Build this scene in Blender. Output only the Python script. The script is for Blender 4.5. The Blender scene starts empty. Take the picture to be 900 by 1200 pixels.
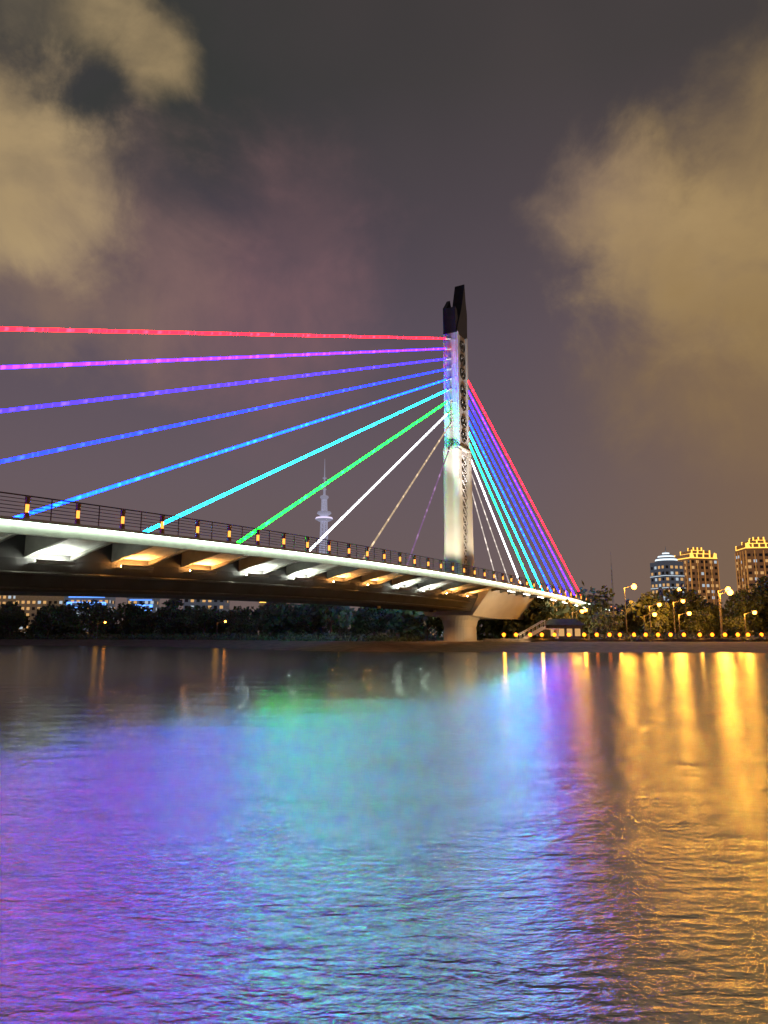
import bpy, math, random
from mathutils import Vector, Matrix
random.seed(7)
scene=bpy.context.scene
R=math.radians

# ------------------------------------------------------------------ helpers
def new_mat(name):
    m=bpy.data.materials.new(name); m.use_nodes=True
    nt=m.node_tree; nt.nodes.clear()
    out=nt.nodes.new('ShaderNodeOutputMaterial')
    return m,nt,out
def pbr(name,col,rough=0.6,metal=0.0,var=0.25,scale=1.5,emis=None,es=0.0,bump=0.0):
    m,nt,out=new_mat(name)
    b=nt.nodes.new('ShaderNodeBsdfPrincipled')
    tc=nt.nodes.new('ShaderNodeNewGeometry')
    n=nt.nodes.new('ShaderNodeTexNoise'); n.inputs['Scale'].default_value=scale; n.inputs['Detail'].default_value=6
    nt.links.new(tc.outputs['Position'],n.inputs['Vector'])
    r=nt.nodes.new('ShaderNodeValToRGB')
    r.color_ramp.elements[0].position=0.3; r.color_ramp.elements[1].position=0.7
    r.color_ramp.elements[0].color=tuple(c*(1-var) for c in col)+(1,)
    r.color_ramp.elements[1].color=tuple(min(1,c*(1+var)) for c in col)+(1,)
    nt.links.new(n.outputs['Fac'],r.inputs['Fac'])
    nt.links.new(r.outputs['Color'],b.inputs['Base Color'])
    b.inputs['Roughness'].default_value=rough; b.inputs['Metallic'].default_value=metal
    if emis:
        b.inputs['Emission Color'].default_value=tuple(emis)+(1,); b.inputs['Emission Strength'].default_value=es
    if bump:
        bp=nt.nodes.new('ShaderNodeBump'); bp.inputs['Strength'].default_value=bump; bp.inputs['Distance'].default_value=0.1
        nt.links.new(n.outputs['Fac'],bp.inputs['Height']); nt.links.new(bp.outputs['Normal'],b.inputs['Normal'])
    nt.links.new(b.outputs['BSDF'],out.inputs['Surface'])
    return m
def glow(name,col,st):
    m,nt,out=new_mat(name)
    e=nt.nodes.new('ShaderNodeEmission'); e.inputs['Color'].default_value=tuple(col)+(1,); e.inputs['Strength'].default_value=st
    nt.links.new(e.outputs[0],out.inputs['Surface'])
    return m

class MB:
    def __init__(s): s.v=[]; s.f=[]; s.m=[]
    def add(s,vs,fs,mi=0):
        o=len(s.v); s.v+= [tuple(v) for v in vs]
        for f in fs: s.f.append(tuple(i+o for i in f)); s.m.append(mi)
    def box(s,c,size,rot=0,mi=0,top=1.0):
        hx,hy,hz=[a/2 for a in size]; ca,sa=math.cos(rot),math.sin(rot); vs=[]
        for dz in (-1,1):
            k=top if dz>0 else 1
            for dx,dy in((-1,-1),(1,-1),(1,1),(-1,1)):
                x,y=dx*hx*k,dy*hy*k
                vs.append((c[0]+x*ca-y*sa,c[1]+x*sa+y*ca,c[2]+dz*hz))
        s.add(vs,[(3,2,1,0),(4,5,6,7),(0,1,5,4),(1,2,6,5),(2,3,7,6),(3,0,4,7)],mi)
    def tube(s,a,b,r0,r1=None,n=8,mi=0,caps=True):
        if r1 is None: r1=r0
        a=Vector(a); b=Vector(b); d=(b-a).normalized()
        up=Vector((0,0,1)) if abs(d.z)<0.95 else Vector((1,0,0))
        x=d.cross(up).normalized(); y=x.cross(d).normalized(); vs=[]
        for p,r in((a,r0),(b,r1)):
            for i in range(n):
                t=2*math.pi*i/n; vs.append(p+x*(r*math.cos(t))+y*(r*math.sin(t)))
        fs=[(i,(i+1)%n,n+(i+1)%n,n+i) for i in range(n)]
        if caps: fs+=[tuple(range(n-1,-1,-1)),tuple(range(n,2*n))]
        s.add(vs,fs,mi)
    def sphere(s,c,r,n=8,m=6,mi=0,sz=1.0):
        vs=[(c[0],c[1],c[2]+r*sz)]
        for j in range(1,m):
            p=math.pi*j/m
            for i in range(n):
                t=2*math.pi*i/n; vs.append((c[0]+r*math.sin(p)*math.cos(t),c[1]+r*math.sin(p)*math.sin(t),c[2]+r*sz*math.cos(p)))
        vs.append((c[0],c[1],c[2]-r*sz)); fs=[]
        for i in range(n): fs.append((0,1+i,1+(i+1)%n))
        for j in range(m-2):
            for i in range(n):
                a=1+j*n+i; b=1+j*n+(i+1)%n; fs.append((a,a+n,b+n,b))
        l=len(vs)-1; o=1+(m-2)*n
        for i in range(n): fs.append((l,o+(i+1)%n,o+i))
        s.add(vs,fs,mi)
    def loft(s,rings,mi=0,closed=True,caps=True):
        n=len(rings[0]); vs=[p for r in rings for p in r]; fs=[]
        for j in range(len(rings)-1):
            for i in range(n if closed else n-1):
                a=j*n+i; b=j*n+(i+1)%n; fs.append((a,b,b+n,a+n))
        if caps and closed:
            fs.append(tuple(range(n-1,-1,-1))); o=(len(rings)-1)*n; fs.append(tuple(range(o,o+n)))
        s.add(vs,fs,mi)
    def obj(s,name,mats,parent=None,smooth=False,fix=True):
        me=bpy.data.meshes.new(name); me.from_pydata(s.v,[],s.f)
        for m in mats: me.materials.append(m)
        me.polygons.foreach_set('material_index',s.m)
        if smooth: me.polygons.foreach_set('use_smooth',[True]*len(s.f))
        me.update()
        if fix:
            import bmesh
            bm=bmesh.new(); bm.from_mesh(me); bmesh.ops.recalc_face_normals(bm,faces=bm.faces); bm.to_mesh(me); bm.free()
        o=bpy.data.objects.new(name,me); scene.collection.objects.link(o)
        if parent: o.parent=parent
        return o
def empty(name,loc=(0,0,0)):
    e=bpy.data.objects.new(name,None); e.location=loc; scene.collection.objects.link(e); return e
def spot(name,loc,target,power,col,size=60,parent=None,rad=0.3,blend=0.5):
    l=bpy.data.lights.new(name,'SPOT'); l.energy=power; l.color=col; l.spot_size=R(size); l.spot_blend=blend; l.shadow_soft_size=rad
    o=bpy.data.objects.new(name,l); o.location=loc
    o.rotation_euler=(Vector(target)-Vector(loc)).to_track_quat('-Z','Y').to_euler(); scene.collection.objects.link(o)
    if parent: o.parent=parent
    return o
def point(name,loc,power,col,rad=0.2,parent=None):
    l=bpy.data.lights.new(name,'POINT'); l.energy=power; l.color=col; l.shadow_soft_size=rad
    o=bpy.data.objects.new(name,l); o.location=loc; scene.collection.objects.link(o)
    if parent: o.parent=parent
    return o

# bridge frame: s along the bridge (away = +), w across (+ = camera side)
PX,PY=11.2,110.0
D=(0.502,0.865); N=(0.865,-0.502)
ROT=math.atan2(D[1],D[0])
WATER=2.2
def B(s,w,z): return (PX+D[0]*s+N[0]*w, PY+D[1]*s+N[1]*w, z)
def zt(s): 
    return 11.25-0.00034*(s+22)**2

# ------------------------------------------------------------------ materials
concrete=pbr('painted_concrete',(0.55,0.53,0.48),0.7,var=0.05,scale=0.6)
concrete_shaded=pbr('girder_concrete_shaded',(0.035,0.033,0.033),0.7,var=0.35,scale=0.5)  # near-black: the river span's shade is put into the girder colour
soffit=pbr('wing_paint',(0.55,0.57,0.53),0.6,var=0.1)
ribm=pbr('rib_paint',(0.16,0.155,0.14),0.6,var=0.2)
grayp=pbr('pylon_grey_paint',(0.5,0.49,0.5),0.55,var=0.08,scale=0.4)
shade=pbr('pylon_recess',(0.12,0.11,0.10),0.7)  # groove core kept dark, recess shade put into the colour
navy=pbr('dark_navy_metal',(0.018,0.02,0.035),0.4,metal=0.3)
asphalt=pbr('asphalt',(0.05,0.05,0.05),0.9)
railm=pbr('rail_metal',(0.09,0.08,0.07),0.45,metal=0.6)
brassm=pbr('lamp_post_bronze',(0.30,0.17,0.07),0.4,metal=0.5)
ornm=pbr('bronze_ornament',(0.05,0.045,0.04),0.4,metal=0.5)
whitep=pbr('white_paint',(0.75,0.75,0.75),0.5,var=0.05)
panelm=pbr('soffit_panel_paint',(0.62,0.62,0.58),0.6,var=0.25,scale=1.3)
bark=pbr('bark',(0.09,0.06,0.04),0.9)
brick_m=pbr('embankment_stone',(0.12,0.085,0.06),0.85,var=0.4,scale=1.2,bump=0.6)

# ------------------------------------------------------------------ world
w=bpy.data.worlds.new("World"); scene.world=w; w.use_nodes=True
nt=w.node_tree; nt.nodes.clear(); L=nt.links
def nd(t,**k):
    n=nt.nodes.new(t)
    for a,b in k.items(): setattr(n,a,b)
    return n
wo=nd('ShaderNodeOutputWorld'); bg=nd('ShaderNodeBackground'); bg.inputs['Strength'].default_value=1.0
tc=nd('ShaderNodeTexCoord'); sep=nd('ShaderNodeSeparateXYZ'); L.new(tc.outputs['Generated'],sep.inputs[0])
ramp=nd('ShaderNodeValToRGB'); cr=ramp.color_ramp
cols=[(0.0,(.165,.116,.105)),(0.2,(.137,.101,.116)),(0.38,(.100,.077,.103)),(0.52,(.062,.052,.066)),(0.64,(.043,.041,.042)),(1.0,(.025,.023,.02))]
cr.elements[0].position=0; cr.elements[0].color=cols[0][1]+(1,)
cr.elements[1].position=1; cr.elements[1].color=cols[-1][1]+(1,)
for p,c in cols[1:-1]:
    e=cr.elements.new(p); e.color=c+(1,)
L.new(sep.outputs['Z'],ramp.inputs['Fac'])
def noise(scale,detail=5,rough=0.55,dist=0.0,off=(0,0,0)):
    mp=nd('ShaderNodeMapping'); mp.inputs['Location'].default_value=off; L.new(tc.outputs['Generated'],mp.inputs[0])
    n=nd('ShaderNodeTexNoise'); n.inputs['Scale'].default_value=scale; n.inputs['Detail'].default_value=detail
    n.inputs['Roughness'].default_value=rough; n.inputs['Distortion'].default_value=dist
    L.new(mp.outputs[0],n.inputs['Vector']); return n.outputs['Fac']
def math_(op,a,b=None,clamp=False):
    n=nd('ShaderNodeMath',operation=op); n.use_clamp=clamp
    for i,x in enumerate((a,b)):
        if x is None: continue
        if isinstance(x,(int,float)): n.inputs[i].default_value=x
        else: L.new(x,n.inputs[i])
    return n.outputs[0]
def smooth(v,a,b):
    n=nd('ShaderNodeMapRange',interpolation_type='SMOOTHSTEP'); L.new(v,n.inputs['Value'])
    n.inputs['From Min'].default_value=a; n.inputs['From Max'].default_value=b; return n.outputs['Result']
def mixc(f,a,b):
    n=nd('ShaderNodeMix',data_type='RGBA'); L.new(f,n.inputs[0])
    L.new(a,n.inputs[6])
    if isinstance(b,tuple): n.inputs[7].default_value=b+(1,)
    else: L.new(b,n.inputs[7])
    return n.outputs[2]
nA=noise(3.2,7,0.55,0.3); nB=noise(9.0,7,0.6,0.3,(3,1,2)); nC=noise(1.4,3,0.5,0,(5,5,1)); nD=noise(5.0,7,0.58,0.6,(8,2,4))
nmix=math_('ADD',math_('MULTIPLY',nA,0.55),math_('MULTIPLY',nB,0.45))
cur=ramp.outputs['Color']
cur=mixc(math_('MULTIPLY',smooth(nC,0.40,0.68),0.30),cur,(.120,.086,.085))
wf=math_('MULTIPLY',smooth(sep.outputs['X'],0.12,0.62),smooth(sep.outputs['Z'],0.72,0.25))
cur=mixc(math_('MULTIPLY',wf,0.75),cur,(.235,.135,.055))
def blob(px,py,rad_in,rad_out,col,strength,amp=0.10):
    global cur
    u=(px-450)/867; v=(600-py)/867; s_,c_=math.sin(R(9.5)),math.cos(R(9.5))
    d=Vector((u,c_-v*s_,s_+v*c_)).normalized()
    vm=nd('ShaderNodeVectorMath',operation='DISTANCE'); L.new(tc.outputs['Generated'],vm.inputs[0]); vm.inputs[1].default_value=d
    dist=math_('ADD',vm.outputs['Value'],math_('MULTIPLY',math_('SUBTRACT',nmix,0.5),amp*8))
    f=smooth(dist,rad_out,rad_in)
    dens=math_('MULTIPLY',f,math_('ADD',math_('MULTIPLY',smooth(nD,.35,.65),0.55),0.5,),clamp=True)
    cur=mixc(math_('MULTIPLY',dens,strength),cur,col)
blob(120,120,.05,.32,(.036,.040,.035),.75,.07)
blob(320,340,.00,.22,(.23,.120,.130),.8,.06)
blob(150,300,.02,.20,(.23,.14,.13),.75,.06)
blob(40,340,.02,.14,(.24,.16,.12),.7,.05)
blob(35,215,.04,.14,(.47,.34,.18),.95,.045)
blob(-60,170,.04,.16,(.38,.27,.14),.9,.05)
blob(185,62,.0,.062,(.36,.26,.135),.85,.025)
blob(115,0,.0,.07,(.35,.255,.135),.85,.025)
blob(20,0,.0,.07,(.20,.155,.10),.6,.025)
blob(890,260,.05,.21,(.39,.26,.11),.9,.06)
blob(700,255,.00,.10,(.28,.19,.125),.75,.05)
blob(790,310,.02,.14,(.40,.27,.13),.8,.05)
blob(850,430,.05,.19,(.28,.178,.076),.7,.05)
sky=nd('ShaderNodeTexSky',sky_type='NISHITA'); sky.sun_disc=False; sky.sun_elevation=R(-4); sky.sun_rotation=R(60)
add=nd('ShaderNodeMix',data_type='RGBA',blend_type='ADD'); add.inputs[0].default_value=0.02
L.new(cur,add.inputs[6]); L.new(sky.outputs[0],add.inputs[7])
L.new(add.outputs[2],bg.inputs['Color']); L.new(bg.outputs[0],wo.inputs['Surface'])

# ------------------------------------------------------------------ ground
shore_pts=[(-4000,210),(-200,180),(-90,152),(-45,130),(-22,108),(-12,92),(0,84),(30,80),(70,79),(200,85),(4000,130)]
def shore(x):
    for (x0,y0),(x1,y1) in zip(shore_pts,shore_pts[1:]):
        if x0<=x<=x1: return y0+(y1-y0)*(x-x0)/(x1-x0)
    return 200
def ss(t): t=max(0,min(1,t)); return t*t*(3-2*t)
def gh(x,y):
    d=y-shore(x)
    if y>30:
        z=-1.6+3.8*ss((d+8)/8) if d<0 else 2.2+1.0*ss(d/20)
        z+=0.10*math.sin(x*.7+y*.3)*math.sin(y*.9)*(1 if d<20 and d>0 else 0)
        return z
    return -1.6+4.25*ss((-y+0.5)/2.5)
xs=[-5000,-2500,-1200,-700,-400,-280,-200]+[-150+4*i for i in range(76)]+[170,220,300,500,900,1800,3000,5000]
ys=[-3000,-1000,-300,-100,-40,-15,-8,-5,-4,-3,-2.5,-2,-1.5,-1,-0.5,0,1,3,10,30,50,60,68]+[72+2*i for i in range(64)]+[205,220,240,270,320,400,600,1000,2000,5000]
vs=[(x,y,gh(x,y)) for y in ys for x in xs]; nx=len(xs)
fs=[(j*nx+i,j*nx+i+1,(j+1)*nx+i+1,(j+1)*nx+i) for j in range(len(ys)-1) for i in range(nx-1)]
g=MB(); g.add(vs,fs)
gm=pbr('ground_soil_grass',(0.065,0.040,0.024),0.95,var=0.6,scale=0.8,bump=0.6)
g.obj('ground',[gm],smooth=True)

# ------------------------------------------------------------------ water
m,nt2,out=new_mat('river_water')
geo=nt2.nodes.new('ShaderNodeNewGeometry')
def wn(scale,sc,detail,dist=0.3,rough=0.6):
    mp=nt2.nodes.new('ShaderNodeMapping'); mp.inputs['Scale'].default_value=sc
    nt2.links.new(geo.outputs['Position'],mp.inputs[0])
    n=nt2.nodes.new('ShaderNodeTexNoise'); n.inputs['Scale'].default_value=scale; n.inputs['Detail'].default_value=detail; n.inputs['Distortion'].default_value=dist
    n.inputs['Roughness'].default_value=rough
    nt2.links.new(mp.outputs[0],n.inputs['Vector']); return n.outputs['Fac']
n1=wn(1.5,(0.8,1.5,1),4); n2=wn(9.0,(0.6,1.4,1),4); n3=wn(0.16,(0.6,1.3,1),3); n4=wn(0.42,(0.55,1.5,1),4,0.4,0.5); n5=wn(2.2,(0.35,1.0,1),5,0.4,0.7)
def m2(op,a,b,c=None):
    n=nt2.nodes.new('ShaderNodeMath'); n.operation=op
    for i,x in enumerate((a,b,c)):
        if x is None: continue
        if isinstance(x,(int,float)): n.inputs[i].default_value=x
        else: nt2.links.new(x,n.inputs[i])
    return n.outputs[0]
hgt=m2('MULTIPLY_ADD',n2,0.45,n1)
sp=nt2.nodes.new('ShaderNodeSeparateXYZ'); nt2.links.new(geo.outputs['Position'],sp.inputs[0])
def mrange(src,a,b,c,d):
    n=nt2.nodes.new('ShaderNodeMapRange'); n.interpolation_type='SMOOTHSTEP'; nt2.links.new(src,n.inputs['Value'])
    for k,v in (('From Min',a),('From Max',b),('To Min',c),('To Max',d)): n.inputs[k].default_value=v
    return n.outputs[0]
# a slick of calmer water lies on the sheltered side under the bridge
cc=m2('MULTIPLY_ADD',sp.outputs['X'],-1.8,sp.outputs['Y'])
cc=m2('MULTIPLY_ADD',m2('SUBTRACT',n3,0.5),14.0,cc)
cc=m2('MULTIPLY_ADD',m2('SUBTRACT',n4,0.5),14.0,cc)
slick=mrange(cc,13,28,0,1)
far=mrange(sp.outputs['Y'],18,60,0,1)
calm=m2('MAXIMUM',slick,m2('MULTIPLY',far,0.5))
amp=m2('MULTIPLY_ADD',calm,-0.028,0.042)
bp=nt2.nodes.new('ShaderNodeBump'); bp.inputs['Strength'].default_value=1.0; bp.inputs['Distance'].default_value=1.0
h1=m2('MULTIPLY',hgt,amp)
h2=m2('MULTIPLY_ADD',n4,m2('MULTIPLY_ADD',calm,-0.035,0.07),h1)
nt2.links.new(h2,bp.inputs['Height'])
gl=nt2.nodes.new('ShaderNodeBsdfGlossy'); gl.inputs['Color'].default_value=(0.88,0.95,0.93,1)
r0=m2('MULTIPLY_ADD',calm,-0.11,0.22)
r1=m2('MULTIPLY_ADD',m2('SUBTRACT',n5,0.5),0.16,r0)
nt2.links.new(m2('MAXIMUM',r1,0.06),gl.inputs['Roughness'])
df=nt2.nodes.new('ShaderNodeBsdfDiffuse'); df.inputs['Color'].default_value=(0.03,0.026,0.015,1)
fr=nt2.nodes.new('ShaderNodeLayerWeight'); fr.inputs['Blend'].default_value=0.45
mr=nt2.nodes.new('ShaderNodeMapRange'); mr.inputs['To Min'].default_value=0.46; mr.inputs['To Max'].default_value=0.68
nt2.links.new(fr.outputs['Facing'],mr.inputs['Value'])
ms=nt2.nodes.new('ShaderNodeMixShader'); nt2.links.new(mr.outputs[0],ms.inputs[0]); nt2.links.new(df.outputs[0],ms.inputs[1]); nt2.links.new(gl.outputs[0],ms.inputs[2])
nt2.links.new(bp.outputs[0],gl.inputs['Normal'])
nt2.links.new(ms.outputs[0],out.inputs['Surface'])
g=MB()
wxs=[-4500,-1000,-300,-100,-40,0,40,100,300,1000,4500]; wys=[-1.6,5,12,25,45,70,100,140,215]
g.add([(x,y,WATER) for y in wys for x in wxs],[(j*11+i,j*11+i+1,(j+1)*11+i+1,(j+1)*11+i) for j in range(8) for i in range(10)])
g.obj('water',[m],fix=False)

# ------------------------------------------------------------------ bridge
bridge=empty('cable_stayed_bridge',(PX,PY,0))
bridge_children=[]
def bobj(mb,name,mats,smooth=False):
    o=mb.obj(name,mats,smooth=smooth); bridge_children.append(o); return o
S0,S1=-150,96
W=9.0
SL=[S0+3.2*i for i in range(int((S1-S0)/3.2)+1)]
def sweep(mb,prof,s_list=SL,mi=0):
    mb.loft([[B(s,w_,zt(s)+z_) for w_,z_ in prof] for s in s_list],mi)
g=MB(); sweep(g,[(W,0),(W+.28,-.02),(W+.28,-.2),(W,-.24),(W,-.85),(W-.35,-.85),(W-.5,-.32),(-W+.5,-.32),(-W+.35,-.85),(-W,-.85),(-W,-.24),(-W-.28,-.2),(-W-.28,-.02),(-W,0)])
bobj(g,'deck_slab',[soffit])
g=MB(); sweep(g,[(7.0,.004),(7.0,.02),(1.6,.03),(1.6,.004)]); sweep(g,[(-1.6,.004),(-1.6,.03),(-7.0,.02),(-7.0,.004)]); bobj(g,'roadway',[asphalt])
g=MB(); 
for a in (1,-1):
    sweep(g,[(7.2*a,.0),(7.2*a,.16),(7.0*a,.16),(7.0*a,.0)])
bobj(g,'kerbs',[concrete])
g=MB()
for a in (4.3,-4.3):
    s=S0+1
    while s<S1-4:
        g.add([B(s,a-.07,zt(s)+.034),B(s,a+.07,zt(s)+.034),B(s+2.5,a+.07,zt(s+2.5)+.034),B(s+2.5,a-.07,zt(s+2.5)+.034)],[(0,1,2,3)]); s+=6
bobj(g,'lane_markings',[whitep])
g=MB(); sweep(g,[(4.6,-.322),(4.6,-1.75),(3.5,-3.7),(-3.5,-3.7),(-4.6,-1.75),(-4.6,-.322)],[s for s in SL if s<=-6]+[-4]); bobj(g,'box_girder_river_span',[concrete_shaded])
def hz(s): return 0.9*max(0,1-abs(s-4)/34)
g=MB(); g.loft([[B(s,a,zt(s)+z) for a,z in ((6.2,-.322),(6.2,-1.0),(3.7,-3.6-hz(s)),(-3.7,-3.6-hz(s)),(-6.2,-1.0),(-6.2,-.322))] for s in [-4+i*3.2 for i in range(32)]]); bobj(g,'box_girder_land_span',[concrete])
g=MB()
for i in range(len(SL)-1):
    if SL[i+1]<-5:
        for (p,q,r) in ((4.30,-2.6,.10),(3.75,-3.5,.06)):
            g.tube(B(SL[i],p,zt(SL[i])+q),B(SL[i+1],p,zt(SL[i+1])+q),r,n=6,caps=False)
bobj(g,'service_pipes',[railm])
g=MB()
for i,s in enumerate(SL):
    for a in (1,-1):
        r=0.12; z=zt(s)
        inner=4.6 if s<-6 else 6.2
        zi=-1.7 if s<-6 else -1.0
        prof=[(W-.5,-.33),(W-.45,-.75),(inner+.6,zi+.15),(inner+.01,zi),(inner+.01,-.33)]
        g.loft([[B(s-r,p*a,z+q) for p,q in prof],[B(s+r,p*a,z+q) for p,q in prof]])
bobj(g,'cantilever_ribs',[ribm])
g=MB()
for i in range(len(SL)-1):
    if i%2==0 and SL[i]<-6:
        s0,s1=SL[i]+.14,SL[i+1]-.14
        for a in (1,-1):
            prof=[(W-.45,-.60),(W-.48,-.70),(4.75,-1.40),(4.75,-1.25)]
            g.loft([[B(s,p*a,zt(s)+q) for p,q in prof] for s in (s0,s1)])
bobj(g,'soffit_panels',[panelm])
strip=glow('deck_strip_light_led',(0.78,1.0,0.76),15.0)
g=MB()
for i in range(len(SL)-1):
    for a in (1,-1):
        g.tube(B(SL[i],(W+.2)*a,zt(SL[i])-.26),B(SL[i+1],(W+.2)*a,zt(SL[i+1])-.26),.05,n=6,caps=False)
bobj(g,'edge_strip_lights',[strip])
und_w=glow('soffit_tube_cool',(0.92,1.0,0.85),300.0); und_o=glow('soffit_tube_warm',(1.0,0.42,0.10),260.0)
g=MB()
for i in range(len(SL)-1):
    if i%2==0 and SL[i]<-6:
        warm = (i//2)%4 in (1,2)
        for a in (1,-1):
            s0,s1=SL[i]+.3,SL[i+1]-.3
            g.tube(B(s0,5.1*a,zt(s0)-1.93),B(s1,5.1*a,zt(s1)-1.93),.045,n=6,mi=1 if warm else 0)
            g.loft([[B(s,p*a,zt(s)+q) for p,q in ((4.58,-2.02),(5.22,-2.02),(5.30,-1.84),(5.33,-1.84),(5.26,-2.06),(4.58,-2.06))] for s in (s0-.1,s1+.1)],mi=2)  # added shield: hides the tube and keeps its spill off the girder
    elif i%2==0 and SL[i]<75:
        for a in (1,-1):
            s0,s1=SL[i]+.3,SL[i+1]-.3
            g.tube(B(s0,(W-.5)*a,zt(s0)-.95),B(s1,(W-.5)*a,zt(s1)-.95),.05,n=6,mi=3)
bobj(g,'soffit_lights',[und_w,und_o,ribm,glow('soffit_tube_land',(1,.9,.7),22)])
g=MB()
for a in (1,-1):
    ww=(W-.05)*a
    for hgt_ in (.25,.45,.65,.85,1.05,1.25):
        for i in range(len(SL)-1):
            g.tube(B(SL[i],ww,zt(SL[i])+hgt_),B(SL[i+1],ww,zt(SL[i+1])+hgt_),.04 if hgt_>1.2 else .022,n=5,caps=False)
    s=S0
    while s<S1-2:
        g.tube(B(s,ww,zt(s)),B(s,ww,zt(s)+1.27),.035,n=5); s+=1.6
bobj(g,'railing',[railm])
amber=glow('amber_lamp_glass',(1.0,0.34,0.05),2.4); g=MB()
for s in SL:
    for a in (1,-1):
        ww=(W+.14)*a; z=zt(s)
        g.tube(B(s,ww,z-.02),B(s,ww,z+.3),.17,.14,n=8,mi=2)
        g.tube(B(s,ww,z+.3),B(s,ww,z+.75),.10,n=8,mi=1)
        g.tube(B(s,ww,z+.75),B(s,ww,z+1.15),.12,.16,n=8,mi=2)
bobj(g,'amber_rail_lamps',[railm,amber,brassm])

# pylon -----------------------------------------------------
def stad(sl,wl,z,r=None,n=6,cs=0.0):
    r=min(sl,wl)/2*.95 if r is None else r
    pts=[]
    for cx,cy,a0 in((sl/2-r,wl/2-r,0),(-sl/2+r,wl/2-r,90),(-sl/2+r,-wl/2+r,180),(sl/2-r,-wl/2+r,270)):
        for i in range(n+1):
            t=R(a0+90*i/n); pts.append(B(cs+cx+r*math.cos(t),cy+r*math.sin(t),z))
    return pts
g=MB()
for cs,sl in ((-1.75,2.2),(2.05,1.8)):
    g.loft([stad(sl,2.9,10.2,.85,cs=cs),stad(sl,2.75,20,.85,cs=cs),stad(sl,2.6,30.5,.8,cs=cs),stad(sl,2.75,31.5,.8,cs=cs),stad(sl*.9,2.5,32.0,.7,cs=cs)])
bobj(g,'pylon_legs',[concrete],smooth=False)
g=MB()
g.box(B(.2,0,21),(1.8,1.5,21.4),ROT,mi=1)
z=11.5
while z<31:
    for a in (1,-1):
        g.tube(B(-.6,1.0*a,z),B(1.1,1.0*a,z+1.3),.09,n=5); g.tube(B(1.1,1.0*a,z),B(-.6,1.0*a,z+1.3),.09,n=5)
        g.tube(B(-.6,1.0*a,z),B(1.1,1.0*a,z),.07,n=5)
    z+=1.3
bobj(g,'pylon_lattice',[grayp,shade])
g=MB()
g.loft([stad(4.1,2.2,31.0,.25),stad(3.9,2.1,33,.25),stad(3.9,2.1,48.0,.25),stad(3.7,2.0,50.8,.25)])
for a in (1,-1):
    for cs in (-1.65,1.65):
        g.box(B(cs,1.13*a,41),(.45,.22,18.6),ROT)
for zc in range(33,50,2):
    g.box(B(-1.99,0,zc),(.06,2.0,.06),ROT)
bobj(g,'pylon_shaft',[grayp])
g=MB()
for a in (1,-1):
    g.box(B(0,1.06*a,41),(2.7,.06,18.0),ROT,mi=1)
    for zc in (34,36.2,39.0,41.2,44.0,46.2,48.4):
        n=16; rr=.85
        for i in range(n):
            t0,t1=2*math.pi*i/n,2*math.pi*(i+1)/n
            g.tube(B(rr*math.cos(t0),1.15*a,zc+rr*math.sin(t0)),B(rr*math.cos(t1),1.15*a,zc+rr*math.sin(t1)),.13,n=5)
        for t in (45,135):
            c_,s_=math.cos(R(t)),math.sin(R(t))
            g.tube(B(-rr*c_,1.15*a,zc-rr*s_),B(rr*c_,1.15*a,zc+rr*s_),.11,n=5)
        g.box(B(0,1.16*a,zc),(.5,.25,.5),ROT)
bobj(g,'pylon_ornaments',[ornm,grayp])
g=MB()
g.loft([stad(4.7,2.7,31.7,.5),stad(4.8,2.8,32,.5),stad(4.2,2.3,32.5,.4)])
bobj(g,'pylon_collar',[concrete])
g=MB()
def blade(w0,w1,prof):
    g.loft([[B(s,w0,z) for s,z in prof],[B(s,w1,z) for s,z in prof]])
blade(-.55,1.12,[(-2.0,50.2),(2.05,50.2),(2.15,54.5),(1.7,56.5),(1.35,59.4),(1.0,58.2),(.3,55.6),(-.5,53.6),(-1.2,52.2)])
blade(-1.12,-.56,[(-2.05,50.2),(1.5,50.2),(1.5,53),(0.2,54.5),(-.6,56.2),(-1.4,55.2),(-2.1,54.4)])
blade(-.56,1.0,[(-2.1,50.25),(-.9,50.25),(-1.0,52.4),(-1.5,54.0),(-2.1,54.3)])
bobj(g,'pylon_crown',[navy])
g=MB()
g.loft([stad(6.4,3.8,2.0,1.8),stad(6.2,3.7,5.2,1.8),stad(6.6,4.2,6.2,1.9),stad(8.0,5.6,7.4,2.0)])
g.loft([stad(8,5.4,1.6,1.5),stad(8,5.4,3.3,1.5)])
g.loft([[ (p[0]-PX+B(-104,0,0)[0],p[1]-PY+B(-104,0,0)[1],p[2]) for p in r_] for r_ in (stad(3,6,-2,1.4),stad(3,6,5.3,1.4))])
g.box(B(66,0,4),(2,8,5.2),ROT)
g.box(B(S1-1.5,0,4.0),(3,17,6),ROT); 
bobj(g,'piers',[concrete],smooth=False)
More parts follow.
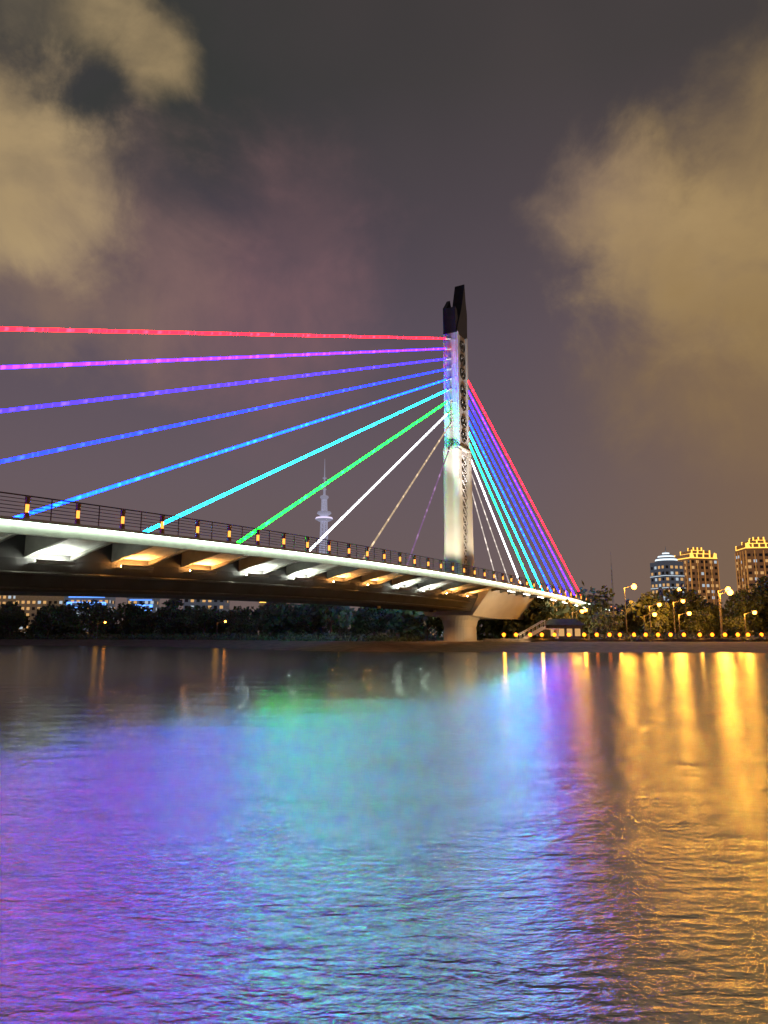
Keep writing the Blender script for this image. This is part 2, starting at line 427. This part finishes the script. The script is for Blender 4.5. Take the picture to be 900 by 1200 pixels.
# cables --------------------------------------------------
def cable_mat(name,col,st):
    m,nt,out=new_mat(name)
    geo=nt.nodes.new('ShaderNodeNewGeometry')
    vm=nt.nodes.new('ShaderNodeVectorMath'); vm.operation='DOT_PRODUCT'; nt.links.new(geo.outputs['Position'],vm.inputs[0]); vm.inputs[1].default_value=(D[0],D[1],0)
    n=nt.nodes.new('ShaderNodeTexNoise'); n.noise_dimensions='1D'; n.inputs['Scale'].default_value=1.3; n.inputs['Detail'].default_value=2
    nt.links.new(vm.outputs['Value'],n.inputs['W'])
    mr=nt.nodes.new('ShaderNodeMapRange'); nt.links.new(n.outputs['Fac'],mr.inputs['Value'])
    mr.inputs['From Min'].default_value=0.50; mr.inputs['From Max'].default_value=0.72; mr.inputs['To Min'].default_value=st; mr.inputs['To Max'].default_value=st*2.4
    e=nt.nodes.new('ShaderNodeEmission'); e.inputs['Color'].default_value=tuple(col)+(1,); nt.links.new(mr.outputs[0],e.inputs['Strength'])
    nt.links.new(e.outputs[0],out.inputs['Surface']); return m
def led(t,st): return (tuple(c/st if c<.999 else 1 for c in t),st)
P={'violet':led((.19,.09,1),20),'blue':led((.06,.16,1),32),'azure':led((.04,.55,1),38),
   'green':led((.05,1,.40),54),'white':((.9,.95,1),6),'warm':((1,.72,.45),0.55),'mauve':((.7,.38,.75),0.30),
   'pale':((1,.85,.75),0.7)}
P['magenta']=led((.78,.09,1),22)
P['red']=led((1,.07,.17),30)
P['cyan']=((.0018,.42,1),48)
P['pink']=led((1,.06,.20),26); P['teal']=((.0015,1,.15),38)
CM={k:cable_mat('cable_led_'+k,*v) for k,v in P.items()}
def lit_cable(g,a,b,r):
    a=Vector(a); b=Vector(b); Ln=(b-a).length; d=(b-a)/Ln
    g.tube(a,a+d*2.0,r*1.15,n=8,mi=1)  # added unlit sheath keeps the cable colours off the pylon
    n=max(4,int(Ln/2.5)); pts=[a+d*(2.0+(Ln-2.0)*i/n) for i in range(n+1)]
    for p,q in zip(pts,pts[1:]): g.tube(p,q,r,n=6,mi=0,caps=False)
left=['mauve','warm','white','green','cyan','azure','blue','violet','magenta','red']
zl=[32.9,36.0,37.9,39.6,41.3,42.9,44.5,46.1,47.7,49.3]
for i,c in enumerate(left):
    s=-17-11*i; g=MB(); zz=zt(s)+0.9
    lit_cable(g,B(-1.9,0,zl[i]),B(s,0,zz),.13 if i>2 else .11)
    g.tube(B(s,0,zz),B(s-1.2,0,zt(s)),.22,n=8,mi=1)
    bobj(g,'stay_cable_river_'+c,[CM[c],whitep])
right=['pale','pale','white','teal','cyan','azure','blue','violet','magenta','pink']
for i,c in enumerate(right):
    s=16+6.4*i; g=MB(); z=31.2+i*1.63; zz=zt(s)+.7
    lit_cable(g,B(1.9,0,z),B(s,0,zz),.13 if i>1 else .09)
    g.tube(B(s,0,zz),B(s+1,0,zt(s)),.22,n=8,mi=1)
    bobj(g,'stay_cable_land_'+c,[CM[c],whitep])
g=MB()
fl=[(-12,6.5),(-12,-6.5),(-14,6),(4,8.3),(-3,8.2)]
for s,a in fl:
    g.box(B(s,a,zt(s)+.35),(.5,.5,.35),ROT); g.tube(B(s,a,zt(s)),B(s,a,zt(s)+.2),.08)
for s in (-9,-24):
    g.box(B(s,0,zt(s)-3.85),(.8,.6,.26),ROT)  # housings made up for the added fill spots below
bobj(g,'floodlight_housings',[railm])
lights=[]
WARM=(1.0,.84,.6)
lights.append(spot('pylon_flood',B(-12,6.5,zt(0)+.7),B(0,0,24),19000,WARM,56))
lights.append(spot('pylon_flood',B(-12,-6.5,zt(0)+.7),B(0,0,24),7000,WARM,56))
lights.append(spot('pylon_flood',B(4,8.3,zt(0)+.7),B(0,0,26),4500,WARM,60))
lights.append(spot('pylon_flood_high',B(-14,6,zt(0)+.9),B(0,0,43),46000,(1,.93,.88),28))
lights.append(spot('pylon_flood_side',B(-3,8.2,zt(0)+.9),B(0,0,42),30000,(1,.93,.88),30))
lights.append(spot('girder_flood',B(12,15,3.8),B(16,5,8),3800,(1,.72,.38),110))
lights.append(spot('girder_flood',B(32,15,3.8),B(36,5,8),3200,(1,.72,.38),110))
lights.append(spot('girder_flood',B(-3,12,3.6),B(0,2,5),1500,(1,.75,.42),100))
for s,p in ((-9,1100),(-24,500)):
    lights.append(spot('under_deck_fill',B(s,0,zt(s)-4.05),B(s,0,0),p,(1,.42,.12),150,rad=.3))  # added fill spots that warm the bank under the deck
bpy.context.view_layer.update()
for o in bridge_children+lights:
    o.parent=bridge; o.matrix_parent_inverse=Matrix.Translation((-PX,-PY,0))
def flood_fixture(loc):
    g=MB(); g.box((0,0,-.35),(.6,.5,.3)); g.tube((0,0,-1.0),(0,0,-.4),.06); o=g.obj('ground_floodlight',[railm]); o.location=loc
for p in (B(12,15,3.8),B(32,15,3.8),B(-3,12,3.6)): flood_fixture(p)

# ------------------------------------------------------------------ trees
leafm,ntl,outl=new_mat('foliage')
b=ntl.nodes.new('ShaderNodeBsdfPrincipled'); oi=ntl.nodes.new('ShaderNodeNewGeometry'); rr_=ntl.nodes.new('ShaderNodeValToRGB')
rr_.color_ramp.elements[0].color=(.03,.045,.02,1); rr_.color_ramp.elements[1].color=(.10,.12,.045,1)
ntl.links.new(oi.outputs['Random Per Island'],rr_.inputs['Fac']); ntl.links.new(rr_.outputs['Color'],b.inputs['Base Color']); b.inputs['Roughness'].default_value=.7
ntl.links.new(b.outputs[0],outl.inputs['Surface'])
def grow(g,x,y,z,H,rad,leaves=900,ls=.38,rnd=random):
    th=H*rnd.uniform(.22,.34)
    g.tube((x,y,z-.3),(x+rnd.uniform(-.3,.3),y,z+th),H*.03,H*.02,n=6,mi=0)
    clumps=[]
    nl=rnd.randint(7,11)
    for i in range(nl):
        t=2*math.pi*i/nl+rnd.uniform(-.4,.4); rr=rad*rnd.uniform(.35,.85); hz_=z+H*rnd.uniform(.28,.88)
        c=(x+rr*math.cos(t),y+rr*math.sin(t),hz_); clumps.append((c,rad*rnd.uniform(.3,.5)))
        g.tube((x,y,z+th*rnd.uniform(.8,1)),c,H*.012,H*.004,n=4,mi=0,caps=False)
    clumps.append(((x,y,z+H*.85),rad*.45)); clumps.append(((x+rnd.uniform(-.5,.5),y,z+H*.6),rad*.6))
    for k in range(leaves):
        c,r=rnd.choice(clumps)
        v=Vector((rnd.gauss(0,1),rnd.gauss(0,1),rnd.gauss(0,.8))).normalized()*r*rnd.uniform(.45,1.12)
        p=Vector(c)+v; a=Vector((rnd.gauss(0,1),rnd.gauss(0,1),rnd.gauss(0,1))).normalized(); bb=a.orthogonal().normalized(); a=a*ls*rnd.uniform(.6,1.3); bb=bb*ls*rnd.uniform(.5,.9)
        g.add([p-a,p-bb,p+a,p+bb],[(0,1,2,3)],1)
variants=[]
for k in range(4):
    g=MB(); grow(g,0,0,0,8,3.4,1700,.30,random.Random(k+3))
    me=g.obj('tree_src',[bark,leafm],fix=False); variants.append(me.data); bpy.data.objects.remove(me)
def tree(x,y,sc,k=None,zb=None):
    o=bpy.data.objects.new('tree',variants[k if k is not None else random.randrange(4)])
    o.location=(x,y,(gh(x,y) if zb is None else zb)); o.scale=(sc*random.uniform(.9,1.25),)*2+(sc*random.uniform(.85,1.1),); o.rotation_euler[2]=random.uniform(0,6)
    scene.collection.objects.link(o)
for x,y,sc in [(37,124,.62),(41,127,.72),(45,124,.7),(49,130,.8),(53,126,.65),(58,132,.85),(62,128,.9),(66,134,1.15),(70,130,1.1),(58,122,.5),(72,138,1.35),(78,134,1.2),(84,136,1.2),(66,121,.65),(73,122,.8),(90,130,1.1),(35,150,.9),(29,160,1.0),(22,150,.6),(12,140,.7),(5,138,.75),(-2,140,.8),
   (-9,143,.85),(-15,146,.8),(-22,150,.85),(-30,155,.9),(-38,158,.95),(-47,162,.9),(-56,166,1.0),(-66,170,1.0),(-77,172,1.05),(-88,176,1.1),(-98,178,1.0),(-110,180,1.1)]:
    tree(x,y,sc)
g=MB(); rn=random.Random(5)
for i in range(64):
    x=-170+i*3.6+rn.uniform(-2,2); y=shore(x)+40+rn.uniform(0,28)
    grow(g,x,y,3.2,rn.uniform(5.5,10),rn.uniform(3.4,5),420,.65,rn)
for i in range(30):
    x=62+i*6+rn.uniform(-2,2); y=150+rn.uniform(0,30)
    grow(g,x,y,3.2,rn.uniform(6,10),rn.uniform(3.6,5.2),420,.6,rn)
g.obj('distant_trees',[bark,leafm],fix=False)
g=MB(); rn=random.Random(9)
for i in range(330):
    x=rn.uniform(-120,110); y=shore(x)+rn.uniform(23,30)
    if -6<x-11<20 and y<125: continue
    for k in range(60):
        v=Vector((rn.gauss(0,.7),rn.gauss(0,.7),abs(rn.gauss(0,.5)))); p=Vector((x,y,gh(x,y)))+v
        a=Vector((rn.gauss(0,1),rn.gauss(0,1),rn.gauss(0,1))).normalized(); bb=a.orthogonal().normalized()*.16
        g.add([p-a*.25,p-bb,p+a*.25,p+bb],[(0,1,2,3)],0)
for i in range(520):
    x=rn.uniform(-190,130); y=shore(x)+(70 if x<40 else 85)+rn.uniform(0,6)
    for k in range(26):
        v=Vector((rn.gauss(0,1.1),rn.gauss(0,.9),abs(rn.gauss(0,1.1)))); p=Vector((x,y,3.2))+v
        a=Vector((rn.gauss(0,1),rn.gauss(0,1),rn.gauss(0,1))).normalized(); bb=a.orthogonal().normalized()*.4
        g.add([p-a*.6,p-bb,p+a*.6,p+bb],[(0,1,2,3)],0)
g.obj('shrubs',[leafm],fix=False)

# ------------------------------------------------------------------ embankment wall, promenade
g=MB()
wx=[14+4*i for i in range(30)]
def wy(x): return shore(x)+23.5
rings=[[(x,wy(x),2.0),(x,wy(x)+.6,2.0),(x,wy(x)+.6,3.45),(x,wy(x)+.35,3.45),(x,wy(x)+.35,3.6),(x,wy(x)-.1,3.6),(x,wy(x)-.1,3.45),(x,wy(x),3.45)] for x in wx]
g.loft(rings); g.obj('embankment_wall',[brick_m])
g=MB(); g.loft([[(x,wy(x)+.62,3.2),(x,wy(x)+5,3.2),(x,wy(x)+5,3.26),(x,wy(x)+.62,3.26)] for x in wx]); g.obj('promenade_pavement',[pbr('paving',(.25,.22,.18),.85,scale=3)])
yel=glow('bollard_glass',(1.0,.19,.008),7)
g=MB(); g.tube((0,0,0),(0,0,.35),.07); g.sphere((0,0,.55),.26,mi=1); g.tube((0,0,.79),(0,0,.85),.2,.05)
bol=g.obj('bollard_light',[railm,yel])
rb=random.Random(4)
bx=[17+1.75*i+rb.uniform(-.3,.3) for i in range(46)]
for i,x in enumerate(bx):
    o=bol if i==0 else bpy.data.objects.new('bollard_light',bol.data)
    if i: scene.collection.objects.link(o)
    o.location=(x,wy(x)+.15,3.6)
    if i%3==0: point('bollard_lamp',(0,-.4,.5),160,(1,.42,.04),.2,parent=o)

sod=glow('sodium_lamp_glass',(1.0,.30,.03),26)
def street_lamp(x,y,h,power,col=(1,.40,.04),zb=None,rb_=.34):
    z=gh(x,y) if zb is None else zb; g=MB()
    g.tube((0,0,-.3),(0,0,h),.12,.06); g.tube((0,0,0),(0,0,.6),.2,.16)
    g.tube((0,0,h-.1),(1.4,0,h+.35),.05); g.box((1.6,0,h+.45),(.8,.4,.14)); g.sphere((1.6,0,h+.18),rb_,mi=1)
    o=g.obj('street_lamp',[railm,sod]); o.location=(x,y,z)
    l=point('lamp_light',(0,-.5,h-.1),power,col,.5,parent=o)
for x,y,h,p in [(39.5,122,8.6,2600),(51.5,114,7.2,3800),(66,170,11,2500),(47,121,6.2,1800),(33,128,5,500),(39,112,3.8,260),(-33,148,3.4,30),(-62,162,3.5,30),(-8,135,4,90),(72,110,5.5,2600),(86,112,6,3000),(30,119,4.5,300),(56,116,4.2,1500),(62,113,5,2400),(45,114,4,1200),(42,118,5.5,1200),(54,120,8,1500),(26,124,4,400)]:
    street_lamp(x,y,h,p,rb_=.45 if h>7 else (.32 if x>0 else .2))
g=MB()
for a,b_ in ((-.4,-.4),(.4,-.4),(0,.5)): g.tube((a,b_,0),(a*.3,b_*.3,26),.06,.04,n=5)
for i in range(16):
    z=1.5*i; k=1-.7*z/26
    g.tube((-.4*k,-.4*k,z),(.4*k,-.4*k,z+1.5),.04,n=4); g.tube((.4*k,-.4*k,z),(0,.5*k,z+1.5),.04,n=4); g.tube((0,.5*k,z),(-.4*k,-.4*k,z+1.5),.04,n=4)
g.tube((0,0,26),(0,0,30),.04)
o=g.obj('lattice_mast',[whitep]); o.location=(80,260,3.2)

stairs=empty('stairway',(19.5,108,3.0))
g=MB()
for i in range(12): g.box((i*.3,0,.09+i*.17),(.32,1.8,.17))
for a in (-.95,.95):
    g.loft([[(-.3,a-.05,-.1),(3.6,a-.05,2.05),(3.6,a-.05,2.4),(-.3,a-.05,.25)],[(-.3,a+.05,-.1),(3.6,a+.05,2.05),(3.6,a+.05,2.4),(-.3,a+.05,.25)]])
    g.tube((-.2,a,1.1),(3.6,a,3.2),.05)
    for i in range(7): g.tube((-.1+i*.6,a,.2+i*.33),(-.1+i*.6,a,1.15+i*.33),.03)
g.box((4.6,0,1.98),(2.0,2.0,.16)); g.box((5.3,0,.95),(.3,1.6,1.9))
o=g.obj('steps',[whitep]); o.parent=stairs
kiosk=empty('riverside_kiosk',(27,113,3.2))
g=MB(); g.box((0,0,1.2),(5,3,2.4)); g.loft([[(-3,-2,2.4),(3,-2,2.4),(3,2,2.4),(-3,2,2.4)],[(-2,-.3,3.3),(2,-.3,3.3),(2,.3,3.3),(-2,.3,3.3)]],mi=1)
for i in range(4): g.box((-1.8+i*1.2,-1.53,1.3),(.8,.06,1.1),mi=2)
o=g.obj('pavilion_body',[shade,railm,glow('window_warm',(1,.55,.2),.7)]); o.parent=kiosk

# ------------------------------------------------------------------ buildings
win_w=glow('window_lit_warm',(1,.55,.2),.7); win_c=glow('window_lit_cool',(.75,.88,1),.6); win_d=pbr('window_dark_glass',(.03,.035,.04),.15)
gold=glow('gold_facade_light',(1,.5,.08),2.4); whl=glow('white_facade_light',(.8,.92,1),1.4); blu=glow('blue_facade_light',(.1,.3,1),3)
def building(name,x,y,wd,dp,h,rot,wall,style,lit=.35,rn=random.Random(1)):
    e=empty(name,(x,y,3.2)); e.rotation_euler[2]=rot
    g=MB(); g.box((0,0,h/2),(wd,dp,h)); 
    fl=3.2; nf=int(h/fl)
    for k in range(nf): g.box((0,0,k*fl+.1),(wd+.3,dp+.3,.25))
    o=g.obj('walls',[wall]); o.parent=e
    g=MB()
    for k in range(nf):
        for face in range(4):
            ln=wd if face%2==0 else dp; off=(dp if face%2==0 else wd)/2
            nw=max(2,int(ln/2.6))
            for i in range(nw):
                t=-ln/2+(i+.5)*ln/nw; r=rn.random(); mi=0 if r<lit*.7 else (1 if r<lit else 2)
                hw,hh=ln/nw*.28,.75; z=k*fl+1.8; q=off+.03
                pts=[(t-hw,-q,z-hh),(t+hw,-q,z-hh),(t+hw,-q,z+hh),(t-hw,-q,z+hh)]
                a=face*math.pi/2; ca,sa=math.cos(a),math.sin(a)
                g.add([(px*ca-py*sa,px*sa+py*ca,pz) for px,py,pz in pts],[(0,1,2,3)],mi)
    o=g.obj('windows',[win_w,win_c,win_d],fix=False); o.parent=e
    if style=='gold':
        g=MB(); zz=h
        for sc_,hh in ((.94,2.4),(.66,2.0),(.3,1.8)):
            g.box((0,0,zz+hh/2),(wd*sc_,dp*sc_,hh)); 
            for sy in (-1,1): g.box((0,sy*(dp*sc_/2+.1),zz+.3),(wd*sc_,.2,.5),mi=1)
            for sx in (-1,1): g.box((sx*(wd*sc_/2+.1),0,zz+.3),(.2,dp*sc_,.5),mi=1)
            nn=max(2,int(wd*sc_/3.2))
            for i in range(nn+1):
                t=-wd*sc_/2+i*wd*sc_/nn
                for sy in (-1,1): g.box((t,sy*(dp*sc_/2+.15),zz+hh/2+.3),(.6,.3,hh*1.1),mi=1)
            zz+=hh
        for cx in (-wd*.42,wd*.42): g.loft([[(cx-1.2,-dp*.5-.2,h),(cx+1.2,-dp*.5-.2,h),(cx+1.2,-dp*.5+1,h),(cx-1.2,-dp*.5+1,h)],[(cx-.2,-dp*.5,h+3.2),(cx+.2,-dp*.5,h+3.2),(cx+.2,-dp*.5+.4,h+3.2),(cx-.2,-dp*.5+.4,h+3.2)]],mi=1)
        for i in range(5):
            t=-wd/2+ (i)*wd/4
            g.box((t,-dp/2-.2,h*.55),(.35,.2,h*.85),mi=2)
            g.box((-wd/2-.2,-dp/2+i*dp/4,h*.55),(.2,.35,h*.85),mi=2)
        o=g.obj('lit_crown',[wall,gold,glow('gold_strip_dim',(1,.42,.1),.45)]); o.parent=e
    elif style=='dome':
        g=MB()
        for k in range(6):
            r0=wd/2*math.cos(k*.25); g.tube((0,0,h+k*.9),(0,0,h+k*.9+.7),r0,r0*.95,n=20,mi=k%2)
        g.tube((0,0,h+5),(0,0,h+9),.3,.05)
        for k in range(0,nf,2): g.box((0,0,k*fl+.35),(wd+.5,dp+.5,.12),mi=1)
        o=g.obj('lit_dome',[wall,whl]); o.parent=e
    elif style=='roof':
        g=MB(); g.box((0,0,h+.4),(wd+.8,dp+.8,.8)); g.box((wd*.2,0,h+1.9),(wd*.3,dp*.4,2.2))
        g.box((0,-dp/2-.5,h+.4),(wd,.1,.5),mi=1)
        o=g.obj('roof',[wall,gold]); o.parent=e
    elif style=='blue':
        g=MB(); g.box((0,0,h+.4),(wd+.8,dp+.8,.8))
        for i in range(4): g.box((-wd/2+(i+.5)*wd/4,-dp/2-.3,h*.8),(wd/9,.2,1.4),mi=1)
        for i in range(3): g.box((0,-dp/2-.3,h-1-i*2.6),(wd*.8,.2,.3),mi=1)
        o=g.obj('roof',[wall,blu]); o.parent=e
    return e
wb=pbr('brown_facade',(.28,.19,.12),.8,emis=(1,.42,.15),es=.11); wg=pbr('grey_facade',(.3,.32,.35),.6,emis=(.6,.75,1),es=.05); wc=pbr('cream_facade',(.4,.36,.3),.8,emis=(1,.6,.25),es=.06)  # walls emit faintly, their lit look is put into the material
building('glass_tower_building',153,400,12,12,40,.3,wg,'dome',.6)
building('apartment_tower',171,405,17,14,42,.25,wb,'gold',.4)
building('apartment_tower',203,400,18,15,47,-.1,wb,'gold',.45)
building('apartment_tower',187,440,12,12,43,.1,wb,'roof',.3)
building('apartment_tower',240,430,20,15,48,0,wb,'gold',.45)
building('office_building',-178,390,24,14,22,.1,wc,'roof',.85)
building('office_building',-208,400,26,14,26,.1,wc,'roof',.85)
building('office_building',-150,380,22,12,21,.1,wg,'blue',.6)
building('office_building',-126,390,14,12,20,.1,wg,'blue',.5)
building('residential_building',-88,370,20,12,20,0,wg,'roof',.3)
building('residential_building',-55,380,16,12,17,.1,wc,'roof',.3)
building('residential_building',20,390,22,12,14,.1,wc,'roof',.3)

# ------------------------------------------------------------------ TV tower
tower=empty('television_tower',(-41,500,3.2))
tm=pbr('tower_steel_glow',(.5,.5,.55),.6,emis=(.66,.66,.9),es=.32); tl=glow('tower_band_light',(.8,.7,1),1.2)  # steel emission stands in for light falling on the tower
g=MB()
hts=[0,20,40,60,72,84,96]; rs=[6,4.6,3.6,2.8,2.4,2.0,1.6]
for k in range(8):
    a=2*math.pi*k/8
    for (h0,r0_),(h1_,r1_) in zip(zip(hts,rs),list(zip(hts,rs))[1:]):
        g.tube((r0_*math.cos(a),r0_*math.sin(a),h0),(r1_*math.cos(a),r1_*math.sin(a),h1_),.3,n=5)
        a2=a+math.pi/4
        m_=4
        for j in range(m_):
            f0,f1=j/m_,(j+1)/m_
            ra=r0_+(r1_-r0_)*f0; rb2=r0_+(r1_-r0_)*f1
            g.tube((ra*math.cos(a),ra*math.sin(a),h0+(h1_-h0)*f0),(rb2*math.cos(a2),rb2*math.sin(a2),h0+(h1_-h0)*f1),.16,n=4)
g.tube((0,0,0),(0,0,97),1.1,.8,n=10)
for z0,r in ((52,4.5),(78,6.2),(82,5.0),(93,3.0)):
    g.tube((0,0,z0),(0,0,z0+1.4),r*.6,r,n=20); g.tube((0,0,z0+1.4),(0,0,z0+2.6),r,r*.9,n=20,mi=1 if z0 in(78,) else 0); g.tube((0,0,z0+2.6),(0,0,z0+3.2),r*.9,r*.4,n=20)
g.tube((0,0,96),(0,0,108),.9,.5,n=8); g.tube((0,0,108),(0,0,122),.45,.15,n=6)
for z in (100,104,108): g.tube((0,0,z),(0,0,z+.4),1.5,n=10)
o=g.obj('tower_structure',[tm,tl]); o.parent=tower

# ------------------------------------------------------------------ camera
cam=bpy.data.cameras.new('camera'); co=bpy.data.objects.new('camera',cam); scene.collection.objects.link(co)
co.location=(0,0,4); co.rotation_euler=(R(90+9.5),0,0)
cam.sensor_fit='HORIZONTAL'; cam.sensor_width=36; cam.lens=34.68; cam.clip_end=12000; cam.clip_start=.1
scene.camera=co
scene.view_settings.view_transform='Standard'; scene.view_settings.look='None'; scene.view_settings.exposure=0
